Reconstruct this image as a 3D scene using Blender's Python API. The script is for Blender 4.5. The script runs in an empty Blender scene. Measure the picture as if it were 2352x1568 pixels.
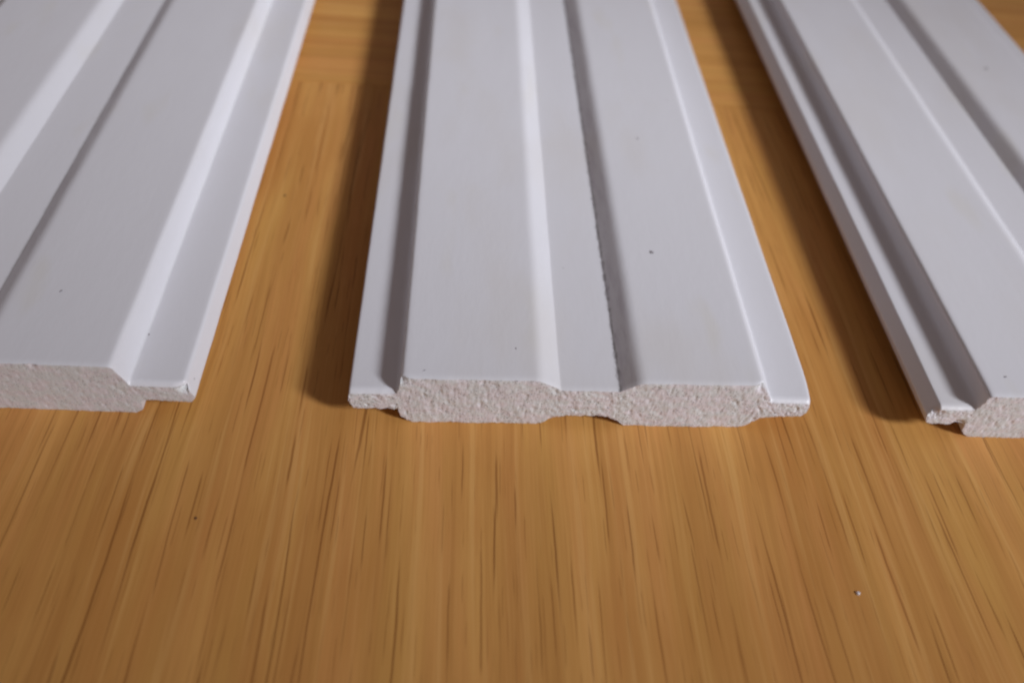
import bpy, bmesh, math, random
from mathutils import Vector, Matrix, noise

random.seed(7)
MM = 0.001
scene = bpy.context.scene
col = scene.collection

# ------------------------------------------------------------------ camera
cam_d = bpy.data.cameras.new("Camera")
cam = bpy.data.objects.new("Camera", cam_d)
col.objects.link(cam)
right = Vector((0.99647406, -0.02351981, 0.08053734))
down = Vector((0.03731281, -0.73552853, -0.67646547))
fwd = Vector((0.07514785, 0.67708537, -0.73205751))
M3 = Matrix((right, -down, -fwd)).transposed()
cam.matrix_world = Matrix.Translation((0, 0, 104.472 * MM)) @ M3.to_4x4()
cam_d.sensor_width = 36.0
cam_d.lens = 36.0 * 1900.0 / 2352.0
cam_d.clip_start = 0.005
cam_d.clip_end = 20.0
cam_d.dof.use_dof = True
cam_d.dof.focus_distance = 0.128
cam_d.dof.aperture_fstop = 13.0
scene.camera = cam

# ------------------------------------------------------------------ light
world = bpy.data.worlds.new("World")
scene.world = world
world.use_nodes = True
bg = world.node_tree.nodes["Background"]
bg.inputs[0].default_value = (1.0, 0.79, 0.74, 1)
bg.inputs[1].default_value = 0.14

lamp_d = bpy.data.lights.new("window_light", 'SPOT')
lamp = bpy.data.objects.new("window_light", lamp_d)
col.objects.link(lamp)
target = Vector((0.020, 0.165, 0.0))
lamp.location = target + Vector((1.28, -0.84, 1.0)).normalized() * 1.30
lamp.rotation_euler = (target - lamp.location).to_track_quat('-Z', 'Y').to_euler()
lamp_d.energy = 111.0
lamp_d.color = (0.935, 0.953, 1.0)
lamp_d.shadow_soft_size = 0.16
lamp_d.spot_size = math.radians(16.5)
lamp_d.spot_blend = 1.0

vs = scene.view_settings
vs.view_transform = 'Standard'
vs.look = 'None'
vs.exposure = 0.0
vs.gamma = 1.0
vs.use_curve_mapping = False
scene.cycles.use_denoising = True
scene.cycles.filter_width = 2.3
scene.cycles.max_bounces = 5


# ------------------------------------------------------------------ node helpers
def new_mat(name):
    m = bpy.data.materials.new(name)
    m.use_nodes = True
    nt = m.node_tree
    nt.nodes.clear()
    out = nt.nodes.new('ShaderNodeOutputMaterial')
    bsdf = nt.nodes.new('ShaderNodeBsdfPrincipled')
    nt.links.new(bsdf.outputs[0], out.inputs[0])
    return m, nt, bsdf


class NB:
    """small node builder"""
    def __init__(self, nt):
        self.nt = nt

    def lk(self, src, dst):
        if isinstance(src, (int, float)):
            dst.default_value = src
        elif isinstance(src, tuple):
            dst.default_value = src
        else:
            self.nt.links.new(src, dst)

    def coord(self):
        return self.nt.nodes.new('ShaderNodeTexCoord').outputs['Object']

    def mapping(self, vec, scale, loc=(0, 0, 0)):
        n = self.nt.nodes.new('ShaderNodeMapping')
        n.inputs['Scale'].default_value = scale
        n.inputs['Location'].default_value = loc
        self.nt.links.new(vec, n.inputs['Vector'])
        return n.outputs[0]

    def noise(self, vec, scale=1.0, detail=2.0, rough=0.5, dist=0.0):
        n = self.nt.nodes.new('ShaderNodeTexNoise')
        n.inputs['Scale'].default_value = scale
        n.inputs['Detail'].default_value = detail
        n.inputs['Roughness'].default_value = rough
        n.inputs['Distortion'].default_value = dist
        self.nt.links.new(vec, n.inputs['Vector'])
        return n.outputs['Fac']

    def voronoi(self, vec, scale=1.0, rand=1.0):
        n = self.nt.nodes.new('ShaderNodeTexVoronoi')
        n.inputs['Scale'].default_value = scale
        n.inputs['Randomness'].default_value = rand
        self.nt.links.new(vec, n.inputs['Vector'])
        return n

    def math(self, op, a, b=0.0, clamp=False):
        n = self.nt.nodes.new('ShaderNodeMath')
        n.operation = op
        n.use_clamp = clamp
        self.lk(a, n.inputs[0])
        self.lk(b, n.inputs[1])
        return n.outputs[0]

    def ramp(self, v, lo, hi, to0=0.0, to1=1.0):
        n = self.nt.nodes.new('ShaderNodeMapRange')
        n.interpolation_type = 'SMOOTHSTEP'
        self.lk(v, n.inputs['Value'])
        n.inputs['From Min'].default_value = lo
        n.inputs['From Max'].default_value = hi
        n.inputs['To Min'].default_value = to0
        n.inputs['To Max'].default_value = to1
        return n.outputs[0]

    def mix(self, fac, a, b, mode='MIX'):
        n = self.nt.nodes.new('ShaderNodeMix')
        n.data_type = 'RGBA'
        n.blend_type = mode
        self.lk(fac, n.inputs['Factor'])
        self.lk(a, n.inputs[6])
        self.lk(b, n.inputs[7])
        return n.outputs[2]

    def sep(self, vec):
        n = self.nt.nodes.new('ShaderNodeSeparateXYZ')
        self.nt.links.new(vec, n.inputs[0])
        return n.outputs

    def comb(self, x, y, z):
        n = self.nt.nodes.new('ShaderNodeCombineXYZ')
        for i, v in enumerate((x, y, z)):
            self.lk(v, n.inputs[i])
        return n.outputs[0]

    def bump(self, h, strength, dist):
        n = self.nt.nodes.new('ShaderNodeBump')
        n.inputs['Strength'].default_value = strength
        n.inputs['Distance'].default_value = dist
        self.nt.links.new(h, n.inputs['Height'])
        return n.outputs[0]


# ------------------------------------------------------------------ materials
def wood_material(name, along, seed):
    """lacquered pine; 'along' is the grain axis ('x' or 'y')"""
    m, nt, bs = new_mat(name)
    b = NB(nt)
    c = b.mapping(b.coord(), (1000, 1000, 1000))           # millimetres
    s = b.sep(c)
    if along == 'y':
        u, v = s[0], s[1]
    else:
        u, v = s[1], s[0]
    u = b.math('ADD', u, seed)
    # slow wander of the grain
    wv = b.comb(b.math('MULTIPLY', u, 0.035), b.math('MULTIPLY', v, 0.018), seed)
    wob = b.math('MULTIPLY', b.math('SUBTRACT', b.noise(wv, 1, 1.0), 0.5), 3.0)
    uu = b.math('ADD', u, wob)

    def sn(fx, fy, off, detail=2.0, rough=0.5):
        return b.noise(b.comb(b.math('MULTIPLY', uu, fx), b.math('MULTIPLY', v, fy), off), 1, detail, rough)

    tone = sn(0.13, 0.006, 3.1, 3.0, 0.6)
    hue = sn(0.22, 0.02, 9.7, 2.0)
    blot = b.noise(b.comb(b.math('MULTIPLY', u, 0.06), b.math('MULTIPLY', v, 0.03), 4.4), 1, 2.0)
    band = sn(0.75, 0.012, 5.5, 2.0, 0.6)
    fine = sn(4.5, 0.05, 1.7, 3.0, 0.65)
    fibre = sn(11.0, 0.22, 6.2, 2.0, 0.6)
    colr = b.mix(b.ramp(tone, 0.32, 0.68), (0.515, 0.242, 0.065, 1), (0.653, 0.338, 0.098, 1))
    colr = b.mix(b.math('MULTIPLY', b.ramp(hue, 0.45, 0.72), 0.38), colr, (0.635, 0.267, 0.092, 1))
    colr = b.mix(b.math('MULTIPLY', b.ramp(hue, 0.46, 0.25), 0.35), colr, (0.599, 0.342, 0.086, 1))
    colr = b.mix(b.math('MULTIPLY', b.ramp(blot, 0.48, 0.70), 0.45), colr, (0.503, 0.218, 0.055, 1))
    colr = b.mix(b.math('MULTIPLY', b.ramp(band, 0.50, 0.68), 0.36), colr, (0.443, 0.198, 0.051, 1))
    colr = b.mix(b.math('MULTIPLY', b.ramp(band, 0.46, 0.30), 0.32), colr, (0.766, 0.447, 0.160, 1))
    colr = b.mix(b.math('MULTIPLY', b.ramp(fine, 0.5, 0.70), 0.24), colr, (0.419, 0.180, 0.047, 1))
    colr = b.mix(b.math('MULTIPLY', b.ramp(fine, 0.48, 0.30), 0.14), colr, (0.791, 0.472, 0.172, 1))
    colr = b.mix(b.math('MULTIPLY', b.ramp(fibre, 0.52, 0.72), 0.12), colr, (0.407, 0.174, 0.045, 1))

    # thin dark grain lines: each line of an irregular set has its own breaks and width along its length
    def lines(freq, warp, off, w, by, b0, b1):
        wn = b.noise(b.comb(b.math('MULTIPLY', u, freq * 0.33), b.math('MULTIPLY', v, 0.009), off), 1, 2.0, 0.45)
        p = b.math('ADD', b.math('MULTIPLY', u, freq), b.math('MULTIPLY', wn, warp))
        idx = b.math('FLOOR', p)
        wh = nt.nodes.new('ShaderNodeTexWhiteNoise')
        wh.noise_dimensions = '1D'
        nt.links.new(b.math('ADD', idx, off), wh.inputs['W'])
        fr = b.math('SUBTRACT', b.math('SUBTRACT', p, idx), b.math('ADD', b.math('MULTIPLY', wh.outputs['Value'], 0.5), 0.25))
        wig = b.math('MULTIPLY', b.math('SUBTRACT', b.noise(b.comb(b.math('MULTIPLY', idx, 3.7),
                     b.math('MULTIPLY', v, 0.08), off), 1, 3.0, 0.6), 0.5), 0.42)
        d = b.math('ABSOLUTE', b.math('ADD', b.math('DIVIDE', fr, freq), wig))
        br = b.ramp(b.noise(b.comb(b.math('MULTIPLY', idx, 11.3), b.math('MULTIPLY', v, by), off + 9), 1, 1.0), b0, b1)
        width = b.math('MULTIPLY', br, w)
        ln = b.ramp(b.math('SUBTRACT', d, width), 0.07, -0.16)
        return b.math('MULTIPLY', ln, br)

    l1 = lines(0.25, 1.8, 13.0, 0.19, 0.030, 0.42, 0.62)
    l2 = lines(0.43, 1.7, 29.0, 0.14, 0.055, 0.44, 0.62)
    l3 = lines(1.10, 1.2, 41.0, 0.09, 0.11, 0.50, 0.66)
    l4 = lines(2.60, 0.9, 61.0, 0.02, 0.22, 0.52, 0.70)
    ln = b.math('MAXIMUM', b.math('MAXIMUM', l1, b.math('MULTIPLY', l4, 0.35)),
                b.math('MAXIMUM', b.math('MULTIPLY', l2, 0.9), b.math('MULTIPLY', l3, 0.7)))
    colr = b.mix(b.math('MULTIPLY', ln, 0.76 if along == 'y' else 0.2), colr, (0.22, 0.080, 0.017, 1))
    # small dark knots and pores
    vr = b.voronoi(b.comb(b.math('MULTIPLY', u, 0.055), b.math('MULTIPLY', v, 0.036), 2.0), 1)
    sp = b.ramp(vr.outputs['Distance'], 0.036, 0.018)
    colr = b.mix(b.math('MULTIPLY', sp, 0.6), colr, (0.12, 0.04, 0.016, 1))
    b.lk(colr, bs.inputs['Base Color'])
    rg = b.ramp(b.noise(b.mapping(c, (0.12, 0.05, 1)), 1, 3.0), 0.3, 0.7, 0.42, 0.54)
    b.lk(rg, bs.inputs['Roughness'])
    bs.inputs['Specular IOR Level'].default_value = 0.22
    h = b.math('SUBTRACT', b.math('MULTIPLY', fine, 0.35), ln)
    b.lk(b.bump(h, 0.30, 0.00007), bs.inputs['Normal'])
    return m


def paint_material(name, dirt, seed, stain=1.0):
    m, nt, bs = new_mat(name)
    b = NB(nt)
    c = b.mapping(b.coord(), (1000, 1000, 1000))
    s = b.sep(c)
    x, y = s[0], s[1]
    base = (0.735, 0.735, 0.785, 1)
    off = b.mapping(c, (0.05, 0.02, 0.05), (seed, 0, 0))
    st = b.ramp(b.noise(off, 1, 3.0, 0.55), 0.50, 0.72)
    colr = b.mix(b.math('MULTIPLY', st, 0.50 * stain), base, (0.69, 0.665, 0.655, 1))
    off2 = b.mapping(c, (0.11, 0.035, 0.1), (seed * 2, 3, 0))
    st2 = b.ramp(b.noise(off2, 1, 2.0), 0.60, 0.78)
    colr = b.mix(b.math('MULTIPLY', st2, 0.42 * stain), colr, (0.685, 0.655, 0.575, 1))
    # fine grime specks, sparse
    vr = b.voronoi(b.mapping(c, (0.16, 0.10, 0.16), (seed, 7, 0)), 1)
    keep = b.ramp(b.noise(b.mapping(c, (0.07, 0.04, 0.07), (seed, 1, 5)), 1, 1.0), 0.48, 0.58)
    sp = b.math('MULTIPLY', b.ramp(vr.outputs['Distance'], 0.030, 0.014), keep)
    colr = b.mix(b.math('MULTIPLY', sp, 0.55), colr, (0.25, 0.23, 0.24, 1))
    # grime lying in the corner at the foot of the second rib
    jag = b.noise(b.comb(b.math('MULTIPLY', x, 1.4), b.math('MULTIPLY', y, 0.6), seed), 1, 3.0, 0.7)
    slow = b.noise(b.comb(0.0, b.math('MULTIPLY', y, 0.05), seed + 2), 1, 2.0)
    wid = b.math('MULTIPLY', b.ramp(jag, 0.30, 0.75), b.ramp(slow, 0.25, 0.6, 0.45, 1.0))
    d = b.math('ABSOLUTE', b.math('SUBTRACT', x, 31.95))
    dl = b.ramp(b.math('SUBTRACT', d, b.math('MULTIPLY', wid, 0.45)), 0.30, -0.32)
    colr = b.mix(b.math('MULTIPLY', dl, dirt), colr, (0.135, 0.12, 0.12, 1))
    # purple-grey scuffing smeared up the flank of the second rib
    fl = b.math('MULTIPLY', b.ramp(x, 31.7, 32.2), b.ramp(x, 35.2, 33.6))
    sf = b.ramp(b.noise(b.comb(b.math('MULTIPLY', x, 0.9), b.math('MULTIPLY', y, 0.10), seed + 4), 1, 4.0, 0.65), 0.42, 0.66)
    colr = b.mix(b.math('MULTIPLY', b.math('MULTIPLY', fl, sf), 0.45 * dirt), colr, (0.46, 0.42, 0.50, 1))
    # scuffs on the edge of the first rib
    d2 = b.math('ABSOLUTE', b.math('SUBTRACT', x, -0.5))
    sc = b.math('MULTIPLY', b.ramp(d2, 0.9, 0.1), b.ramp(b.noise(b.comb(b.math('MULTIPLY', x, 3.5),
                b.math('MULTIPLY', y, 0.42), seed + 8), 1, 3.0, 0.7), 0.60, 0.72))
    colr = b.mix(b.math('MULTIPLY', sc, 0.35 * dirt), colr, (0.36, 0.33, 0.36, 1))
    b.lk(colr, bs.inputs['Base Color'])
    rg = b.ramp(b.noise(b.mapping(c, (0.25, 0.08, 0.2)), 1, 4.0, 0.6), 0.3, 0.75, 0.30, 0.46)
    b.lk(rg, bs.inputs['Roughness'])
    bs.inputs['Specular IOR Level'].default_value = 0.45
    hh = b.noise(b.mapping(c, (0.9, 0.30, 0.9), (seed, 0, 0)), 1, 3.0, 0.6)
    b.lk(b.bump(hh, 0.22, 0.00012), bs.inputs['Normal'])
    bs.inputs['Subsurface Weight'].default_value = 0.0
    return m


def core_material(name, seed, depth=1.0):
    m, nt, bs = new_mat(name)
    b = NB(nt)
    c = b.mapping(b.coord(), (1000, 1000, 1000), (seed, 0, seed))
    big = b.noise(b.mapping(c, (0.35, 0.1, 0.55)), 1, 2.0)
    colr = b.mix(b.ramp(big, 0.40, 0.60), (0.73, 0.70, 0.745, 1), (0.69, 0.715, 0.735, 1))
    sc = b.sep(c)
    # slanting smears left by the saw
    sm = b.comb(b.math('ADD', b.math('MULTIPLY', sc[0], 1.5), b.math('MULTIPLY', sc[2], 1.5)),
                0.0, b.math('MULTIPLY', b.math('SUBTRACT', sc[2], sc[0]), 0.35))
    smn = b.noise(sm, 1, 3.0, 0.6)
    colr = b.mix(b.math('MULTIPLY', b.ramp(smn, 0.54, 0.72), 0.45), colr, (0.86, 0.83, 0.83, 1))
    n1 = b.noise(b.mapping(c, (2.9, 1.0, 2.9)), 1, 4.0, 0.65)
    colr = b.mix(b.math('MULTIPLY', b.ramp(n1, 0.52, 0.70), 0.55 * depth), colr, (0.36, 0.34, 0.345, 1))
    keep = b.ramp(b.noise(b.mapping(c, (0.28, 0.3, 0.45), (5, 0, 0)), 1, 2.0), 0.38, 0.55)
    v = b.voronoi(b.mapping(c, (2.4, 1.0, 2.4)), 1)
    pit = b.math('MULTIPLY', b.ramp(v.outputs['Distance'], 0.34, 0.14), keep)
    colr = b.mix(b.math('MULTIPLY', pit, 0.85 * depth), colr, (0.15, 0.135, 0.125, 1))
    v2 = b.voronoi(b.mapping(c, (2.9, 1.0, 2.9), (3.3, 0, 1.7)), 1)
    sel = b.math('GREATER_THAN', b.sep(v2.outputs['Color'])[0], 0.55)
    wht = b.math('MULTIPLY', b.ramp(v2.outputs['Distance'], 0.36, 0.12), sel)
    colr = b.mix(b.math('MULTIPLY', wht, 0.85 * depth), colr, (0.95, 0.94, 0.95, 1))
    b.lk(colr, bs.inputs['Base Color'])
    bs.inputs['Roughness'].default_value = 0.7
    bs.inputs['Specular IOR Level'].default_value = 0.25
    n2 = b.noise(b.mapping(c, (4.5, 3.0, 4.5)), 1, 3.0, 0.6)
    h = b.math('ADD', b.math('SUBTRACT', n2, b.math('MULTIPLY', pit, 0.6)), b.math('MULTIPLY', wht, 0.3))
    b.lk(b.bump(h, 0.18 * depth, 0.00010), bs.inputs['Normal'])
    return m


WOOD = wood_material("lacquered_wood", 'y', 31.0)
WOOD_X = wood_material("lacquered_wood_crosswise", 'x', 77.0)


# ------------------------------------------------------------------ mesh helpers
def mesh_obj(name, verts, faces, mat, parent=None, smooth=True):
    me = bpy.data.meshes.new(name)
    me.from_pydata(verts, [], faces)
    me.update()
    if smooth:
        me.polygons.foreach_set('use_smooth', [True] * len(me.polygons))
    me.materials.append(mat)
    o = bpy.data.objects.new(name, me)
    col.objects.link(o)
    if parent:
        o.parent = parent
    return o


def slab(name, x0, x1, y0, y1, z0, z1, mat, parent=None, bev=0.0):
    bm = bmesh.new()
    r = bmesh.ops.create_cube(bm, size=1.0)
    for vtx in r['verts']:
        vtx.co = Vector(((x0 + x1) / 2 + vtx.co.x * (x1 - x0),
                         (y0 + y1) / 2 + vtx.co.y * (y1 - y0),
                         (z0 + z1) / 2 + vtx.co.z * (z1 - z0)))
    if bev:
        bmesh.ops.bevel(bm, geom=list(bm.edges), offset=bev, segments=2, affect='EDGES')
    me = bpy.data.meshes.new(name)
    bm.to_mesh(me)
    bm.free()
    me.materials.append(mat)
    o = bpy.data.objects.new(name, me)
    col.objects.link(o)
    if parent:
        o.parent = parent
    return o


# ------------------------------------------------------------------ the table
table = slab("table_top", -0.45, 0.50, -0.12, 0.420, -0.026, -0.0042, WOOD)
table['kind'] = 'structure'
table['label'] = 'honey coloured lacquered wooden table top under the three white boards'
panel = slab("veneer_panel", -0.45, 0.50, -0.12, 0.17688, -0.0042 + 0.0001, 0.0, WOOD, table, 0.00007)
endb = slab("end_board", -0.45, 0.50, 0.17700, 0.420, -0.0042 + 0.0001, 0.0, WOOD_X, table, 0.00007)
endb['label'] = 'end board with its grain running crosswise'


# ------------------------------------------------------------------ the boards
def fillet(poly, n=5):
    """poly: list of (x, z, radius), closed; returns rounded closed outline"""
    out = []
    N = len(poly)
    for i in range(N):
        p = Vector(poly[i][:2])
        r = poly[i][2]
        a = Vector(poly[i - 1][:2]) - p
        c = Vector(poly[(i + 1) % N][:2]) - p
        if r <= 0:
            out.append(p)
            continue
        la, lc = a.length, c.length
        ang = a.angle(c)
        t = min(r / max(math.tan(ang / 2), 1e-3), la * 0.48, lc * 0.48)
        A, C = p + a.normalized() * t, p + c.normalized() * t
        for k in range(n + 1):
            s = k / n
            out.append(A * (1 - s) ** 2 + p * (2 * s * (1 - s)) + C * s ** 2)
    return out


def densify(pts, step):
    out = []
    N = len(pts)
    for i in range(N):
        a, c = pts[i], pts[(i + 1) % N]
        k = max(1, int(math.ceil((c - a).length / step)))
        for j in range(k):
            out.append(a.lerp(c, j / k))
    return out


def profile(lipR=63.4, wallR=56.2, lipL=-9.2, slant=0.2, slantR=0.1, foot=None):
    """cross-section in mm, clockwise from the outer edge of the left lip"""
    foot = foot or [(57.5, 2.95, 1.2), (55.6, 2.3, 0.6), (53.4, 0.0, 1.6)]
    return [
        (lipL, 5.0, 0.5), (lipL + slant, 7.15, 0.45), (-1.75, 7.35, 0.9), (-1.15, 10.5, 0.85),
        (19.5, 10.6, 3.0), (22.8, 8.5, 0.5), (31.9, 8.5, 0.5), (34.9, 10.5, 3.2),
        (54.0, 10.6, 1.0), (wallR, 6.95, 0.5), (lipR - slantR, 6.9, 0.8), (lipR, 4.1, 0.6),
        (lipR - 0.9, 3.1, 0.4)] + foot + [(34.2, 0.0, 1.2),
        (31.0, 2.28, 0.8), (24.4, 2.25, 0.8), (22.4, 1.75, 0.5), (20.6, 0.0, 0.8),
        (0.0, 0.0, 1.1), (-1.45, 1.5, 0.5), (-1.75, 3.25, 0.4), (lipL + 0.7, 3.15, 0.6)]


def nz(x, y, z):
    return noise.noise(Vector((x, y, z)))


def fbm(x, y, z, octv=4):
    s, a, f = 0.0, 0.5, 1.0
    for _ in range(octv):
        s += a * noise.noise(Vector((x * f, y * f, z * f)))
        a *= 0.55
        f *= 2.1
    return s


def make_board(label, group, x0, y0, skew, prof, seed, paint, core, rough=1.0, corner=0.0, length=330.0,
               chips=()):
    root = bpy.data.objects.new("ribbed_board", None)
    root.empty_display_size = 0.01
    col.objects.link(root)
    root.location = (x0 * MM, y0 * MM, 0)
    root['label'] = label
    root['category'] = 'board'
    root['group'] = group

    ring = densify(fillet(prof), 0.6)
    N = len(ring)
    umin = min(p.x for p in ring)
    umax = max(p.x for p in ring)

    def edge_y(u, z):
        """where the saw cut lies, mm along the board"""
        e = skew * u + 0.10 * nz(u * 0.25, z * 0.3, seed) * rough
        e += 0.16 * rough * fbm(u * 1.4, z * 1.4, seed + 5.0)
        for (cu, cz, cr, cd) in chips:
            d2 = ((u - cu) ** 2 + (z - cz) ** 2) / (cr * cr)
            if d2 < 6:
                e += cd * math.exp(-d2) * (0.8 + 0.6 * nz(u * 2.2, z * 2.2, seed))
        return e

    def shape(u, z, y):
        """wear of the outline near the saw cut and a little waviness along the board"""
        if corner and u > 56.5 and y < 7:
            u -= corner * (1 - max(y, 0) / 7) ** 2 * (u - 56.5) / 6.9
        if u < -8 or u > 62:
            u += 0.05 * nz(y * 0.12, seed, u * 0.02) + 0.025 * nz(y * 0.7, seed + 3, 0)
        elif z > 6.5:
            u += 0.07 * nz(y * 0.11, u * 0.21, seed + 2) + 0.03 * nz(y * 0.55, u * 0.4, seed + 6)
        if z > 0.4:
            z += 0.03 * nz(u * 0.15, y * 0.05, seed + 9)
        if y < 0.9:
            k = (1 - max(y, 0) / 0.9)
            if z < 5.0:
                j = 0.55 * rough * (fbm(u * 1.5, seed * 2.0, 0.3) + 0.10)
                z = max(0.004, z + k * j * (1.0 if z > 1.5 else 0.9))
            elif z > 6.0:
                z -= k * k * ((0.55 if z < 7.6 else 0.12) + 0.16 * rough * max(0.0, fbm(u * 1.2, seed * 3.0, 1.3)))
        return u, max(z, 0.0)

    ys = [0.0, 0.12, 0.28, 0.5, 0.8, 1.2, 1.7, 2.4, 3.2, 4.2, 5.4, 7.0]
    y = 7.0
    while y < 190:
        y += 1.6
        ys.append(y)
    while y < length:
        y += 12.0
        ys.append(y)
    verts, faces = [], []
    for yy in ys:
        fade = max(0.0, 1 - yy / 1.2)
        for p in ring:
            u, z = shape(p.x, p.y, yy)
            base = skew * p.x * max(0.0, 1 - yy / 60.0)
            e = edge_y(p.x, p.y)
            sk = skew * p.x
            yv = yy + sk * (1 - min(yy, 60.0) / 60.0) + (e - sk) * fade
            verts.append((u * MM, yv * MM, z * MM))
    for i in range(len(ys) - 1):
        for k in range(N):
            k2 = (k + 1) % N
            faces.append((i * N + k, i * N + k2, (i + 1) * N + k2, (i + 1) * N + k))
    last = (len(ys) - 1) * N
    faces.append(tuple(last + k for k in range(N)))
    body = mesh_obj("painted_body", verts, faces, paint, root)

    # ---- the raw cut end: columns between the lower and the upper outline
    iL = min(range(N), key=lambda k: ring[k].x)
    iR = max(range(N), key=lambda k: ring[k].x)
    up, lo = [], []
    k = iL
    while True:
        up.append(ring[k])
        if k == iR:
            break
        k = (k + 1) % N
    k = iL
    while True:
        lo.append(ring[k])
        if k == iR:
            break
        k = (k - 1) % N
    for ch in (up, lo):
        for q in range(1, len(ch)):
            if ch[q].x <= ch[q - 1].x:
                ch[q] = Vector((ch[q - 1].x + 1e-4, ch[q].y))

    def sample(ch, u):
        for q in range(1, len(ch)):
            if ch[q].x >= u:
                a, c = ch[q - 1], ch[q]
                t = (u - a.x) / max(c.x - a.x, 1e-9)
                return a.y + (c.y - a.y) * t
        return ch[-1].y

    us = sorted(set([round(p.x, 4) for p in up] + [round(p.x, 4) for p in lo] +
                    [umin + (umax - umin) * i / 520.0 for i in range(521)]))
    us = [u for i, u in enumerate(us) if i == 0 or u - us[i - 1] > 0.004]
    ROW = 30
    verts, faces = [], []
    for u in us:
        zb, zt = sample(lo, u), sample(up, u)
        us_, zb2 = shape(u, zb, 0.0)
        zt2 = shape(u, zt, 0.0)[1]
        for r in range(ROW + 1):
            t = r / ROW
            z = zb + (zt - zb) * t
            dist = min(z - zb, zt - z, (u - umin) * 1.2, (umax - u) * 1.2)
            inner = min(1.0, max(0.0, dist) / 0.45)
            inner = inner * inner * (3 - 2 * inner)
            yv = edge_y(u, z)
            grain = fbm(u * 2.4, z * 2.4, seed + 11.0, 5)
            pit = max(0.0, nz(u * 1.15 + 9, z * 1.15, seed + 17.0) - 0.28)
            yv += inner * rough * (-0.05 + 0.04 * grain + 0.36 * pit)
            verts.append((us_ * MM, yv * MM, (zb2 + (zt2 - zb2) * t) * MM))
    R1 = ROW + 1
    for i in range(len(us) - 1):
        for r in range(ROW):
            a = i * R1 + r
            faces.append((a, a + R1, a + R1 + 1, a + 1))
    cut = mesh_obj("cut_end", verts, faces, core, root)
    cut['label'] = 'rough grainy pinkish grey sawn end'
    return root


GROUP = 'white ribbed boards laid side by side on the table'
P1 = paint_material("white_paint_left_board", 0.25, 3.0, 1.0)
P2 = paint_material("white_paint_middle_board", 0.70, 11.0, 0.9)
P3 = paint_material("white_paint_right_board", 0.12, 23.0, 0.6)
K1 = core_material("raw_core_left_board", 2.0, 0.6)
K2 = core_material("raw_core_middle_board", 14.0, 1.0)
K3 = core_material("raw_core_right_board", 31.0, 0.8)

left = make_board('white ribbed board cut off by the left edge, its end in the dimmest light', GROUP,
                  -102.4, 79.1 + 0.25, -0.0071, profile(64.8, 55.7, slantR=1.25, foot=[(57.0, 3.2, 0.3), (56.5, 2.6, 0.3), (56.4, 0.9, 0.6), (55.2, 0.0, 0.8)]), 4.2, P1, K1, rough=0.55, length=330,
                  chips=((63.6, 6.6, 0.8, 0.9), (36.5, 10.4, 0.6, 0.5), (43.0, 10.4, 0.5, 0.35)))
middle = make_board('white ribbed board lying in the middle, both lips and whole sawn end in view', GROUP,
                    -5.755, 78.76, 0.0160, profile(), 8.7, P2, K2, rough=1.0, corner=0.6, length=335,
                    chips=((-0.9, 10.3, 0.7, 0.7), (54.0, 10.4, 0.9, 0.8), (22.0, 8.8, 0.8, 0.25)))
rightb = make_board('white ribbed board cut off by the right edge, with a slanted left lip', GROUP,
                    85.42, 79.13, -0.0025, profile(lipL=-9.0, slant=1.6), 15.3, P3, K3, rough=0.8, length=340,
                    chips=((-8.2, 6.2, 1.1, 0.8), (-3.0, 3.2, 0.9, 0.7)))

# ------------------------------------------------------------------ small things
def crumb(name, label, loc, size, mat, seed):
    bm = bmesh.new()
    bmesh.ops.create_icosphere(bm, subdivisions=2, radius=1.0)
    for vtx in bm.verts:
        k = 1 + 0.45 * noise.noise(vtx.co * 1.3 + Vector((seed, 0, 0)))
        vtx.co = Vector((vtx.co.x * k * size[0], vtx.co.y * k * size[1], vtx.co.z * k * size[2])) * MM
    zmin = min(vtx.co.z for vtx in bm.verts)
    for vtx in bm.verts:
        vtx.co.z -= zmin
    me = bpy.data.meshes.new(name)
    bm.to_mesh(me)
    bm.free()
    me.materials.append(mat)
    o = bpy.data.objects.new(name, me)
    col.objects.link(o)
    o.location = Vector(loc) * MM
    if label:
        o['label'] = label
        o['category'] = 'crumb'
    return o


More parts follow.
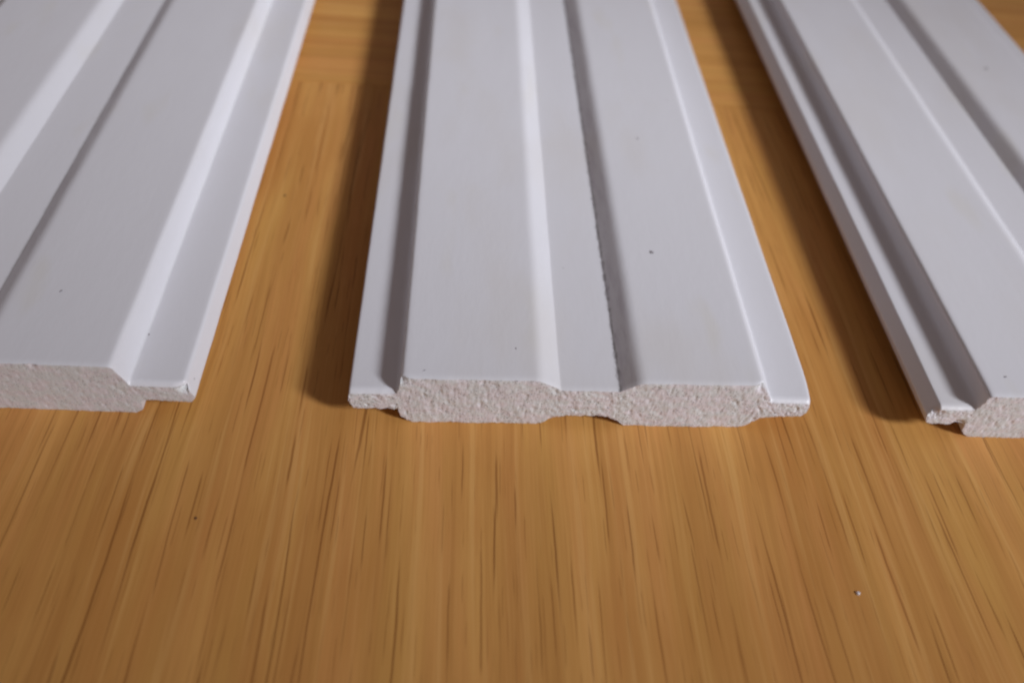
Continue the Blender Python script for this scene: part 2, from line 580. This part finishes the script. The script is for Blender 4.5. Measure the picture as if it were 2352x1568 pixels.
grime, gnt, gbs = new_mat("dark_grime")
gb = NB(gnt)
gb.lk(gb.mix(gb.noise(gb.mapping(gb.coord(), (4000, 4000, 4000)), 1, 2.0), (0.22, 0.20, 0.22, 1), (0.42, 0.40, 0.43, 1)),
      gbs.inputs['Base Color'])
gbs.inputs['Roughness'].default_value = 0.8


def speck(board, x, y, z, sx, sy, rot, seed):
    """a flat spot of grime stuck to the paint; world position in mm"""
    o = crumb("grime_speck", None, (0, 0, 0), (sx, sy, 0.035), grime, seed)
    o.parent = board
    o.location = Vector((x * MM, y * MM, z * MM)) - board.location
    o.rotation_euler = (0, 0, rot)
    return o


speck(middle, 34.83, 109.4, 10.57, 0.30, 0.42, 0.4, 2.0)
speck(middle, 36.87, 144.7, 10.57, 0.15, 0.30, 0.1, 3.0)
speck(middle, -3.56, 80.4, 10.50, 0.22, 0.10, 0.6, 4.0)
speck(middle, 10.21, 85.4, 10.57, 0.10, 0.22, 0.1, 5.0)
speck(rightb, 80.7, 148.4, 7.20, 0.26, 0.26, 0.3, 6.0)
speck(rightb, 128.7, 183.9, 10.53, 0.40, 0.50, 0.8, 7.0)
speck(rightb, 88.43, 83.2, 10.52, 0.28, 0.14, 0.3, 8.0)
speck(left, -46.4, 88.8, 6.95, 0.12, 0.20, 0.2, 9.0)
speck(left, -60.1, 93.9, 10.56, 0.12, 0.30, -0.5, 10.0)

CRUMB, cnt, cbs = new_mat("brown_crumb")
cb = NB(cnt)
cb.lk(cb.mix(cb.noise(cb.mapping(cb.coord(), (4000, 4000, 4000)), 1, 2.0), (0.09, 0.035, 0.015, 1), (0.17, 0.075, 0.03, 1)),
      cbs.inputs['Base Color'])
cbs.inputs['Roughness'].default_value = 0.7

crumb("crumb", 'tiny white crumb of board lying alone on the bare wood at lower right', (58.1, 51.2, 0.0),
      (0.28, 0.25, 0.16), K2, 1.0)
crumb("crumb", 'dark brown crumb on the bare wood below the left board', (-34.3, 60.9, 0.0),
      (0.20, 0.24, 0.07), CRUMB, 12.0)
crumb("crumb", 'dark speck on the wood strip between the left and middle boards', (-33.7, 133.7, 0.0),
      (0.22, 0.28, 0.07), CRUMB, 13.0)
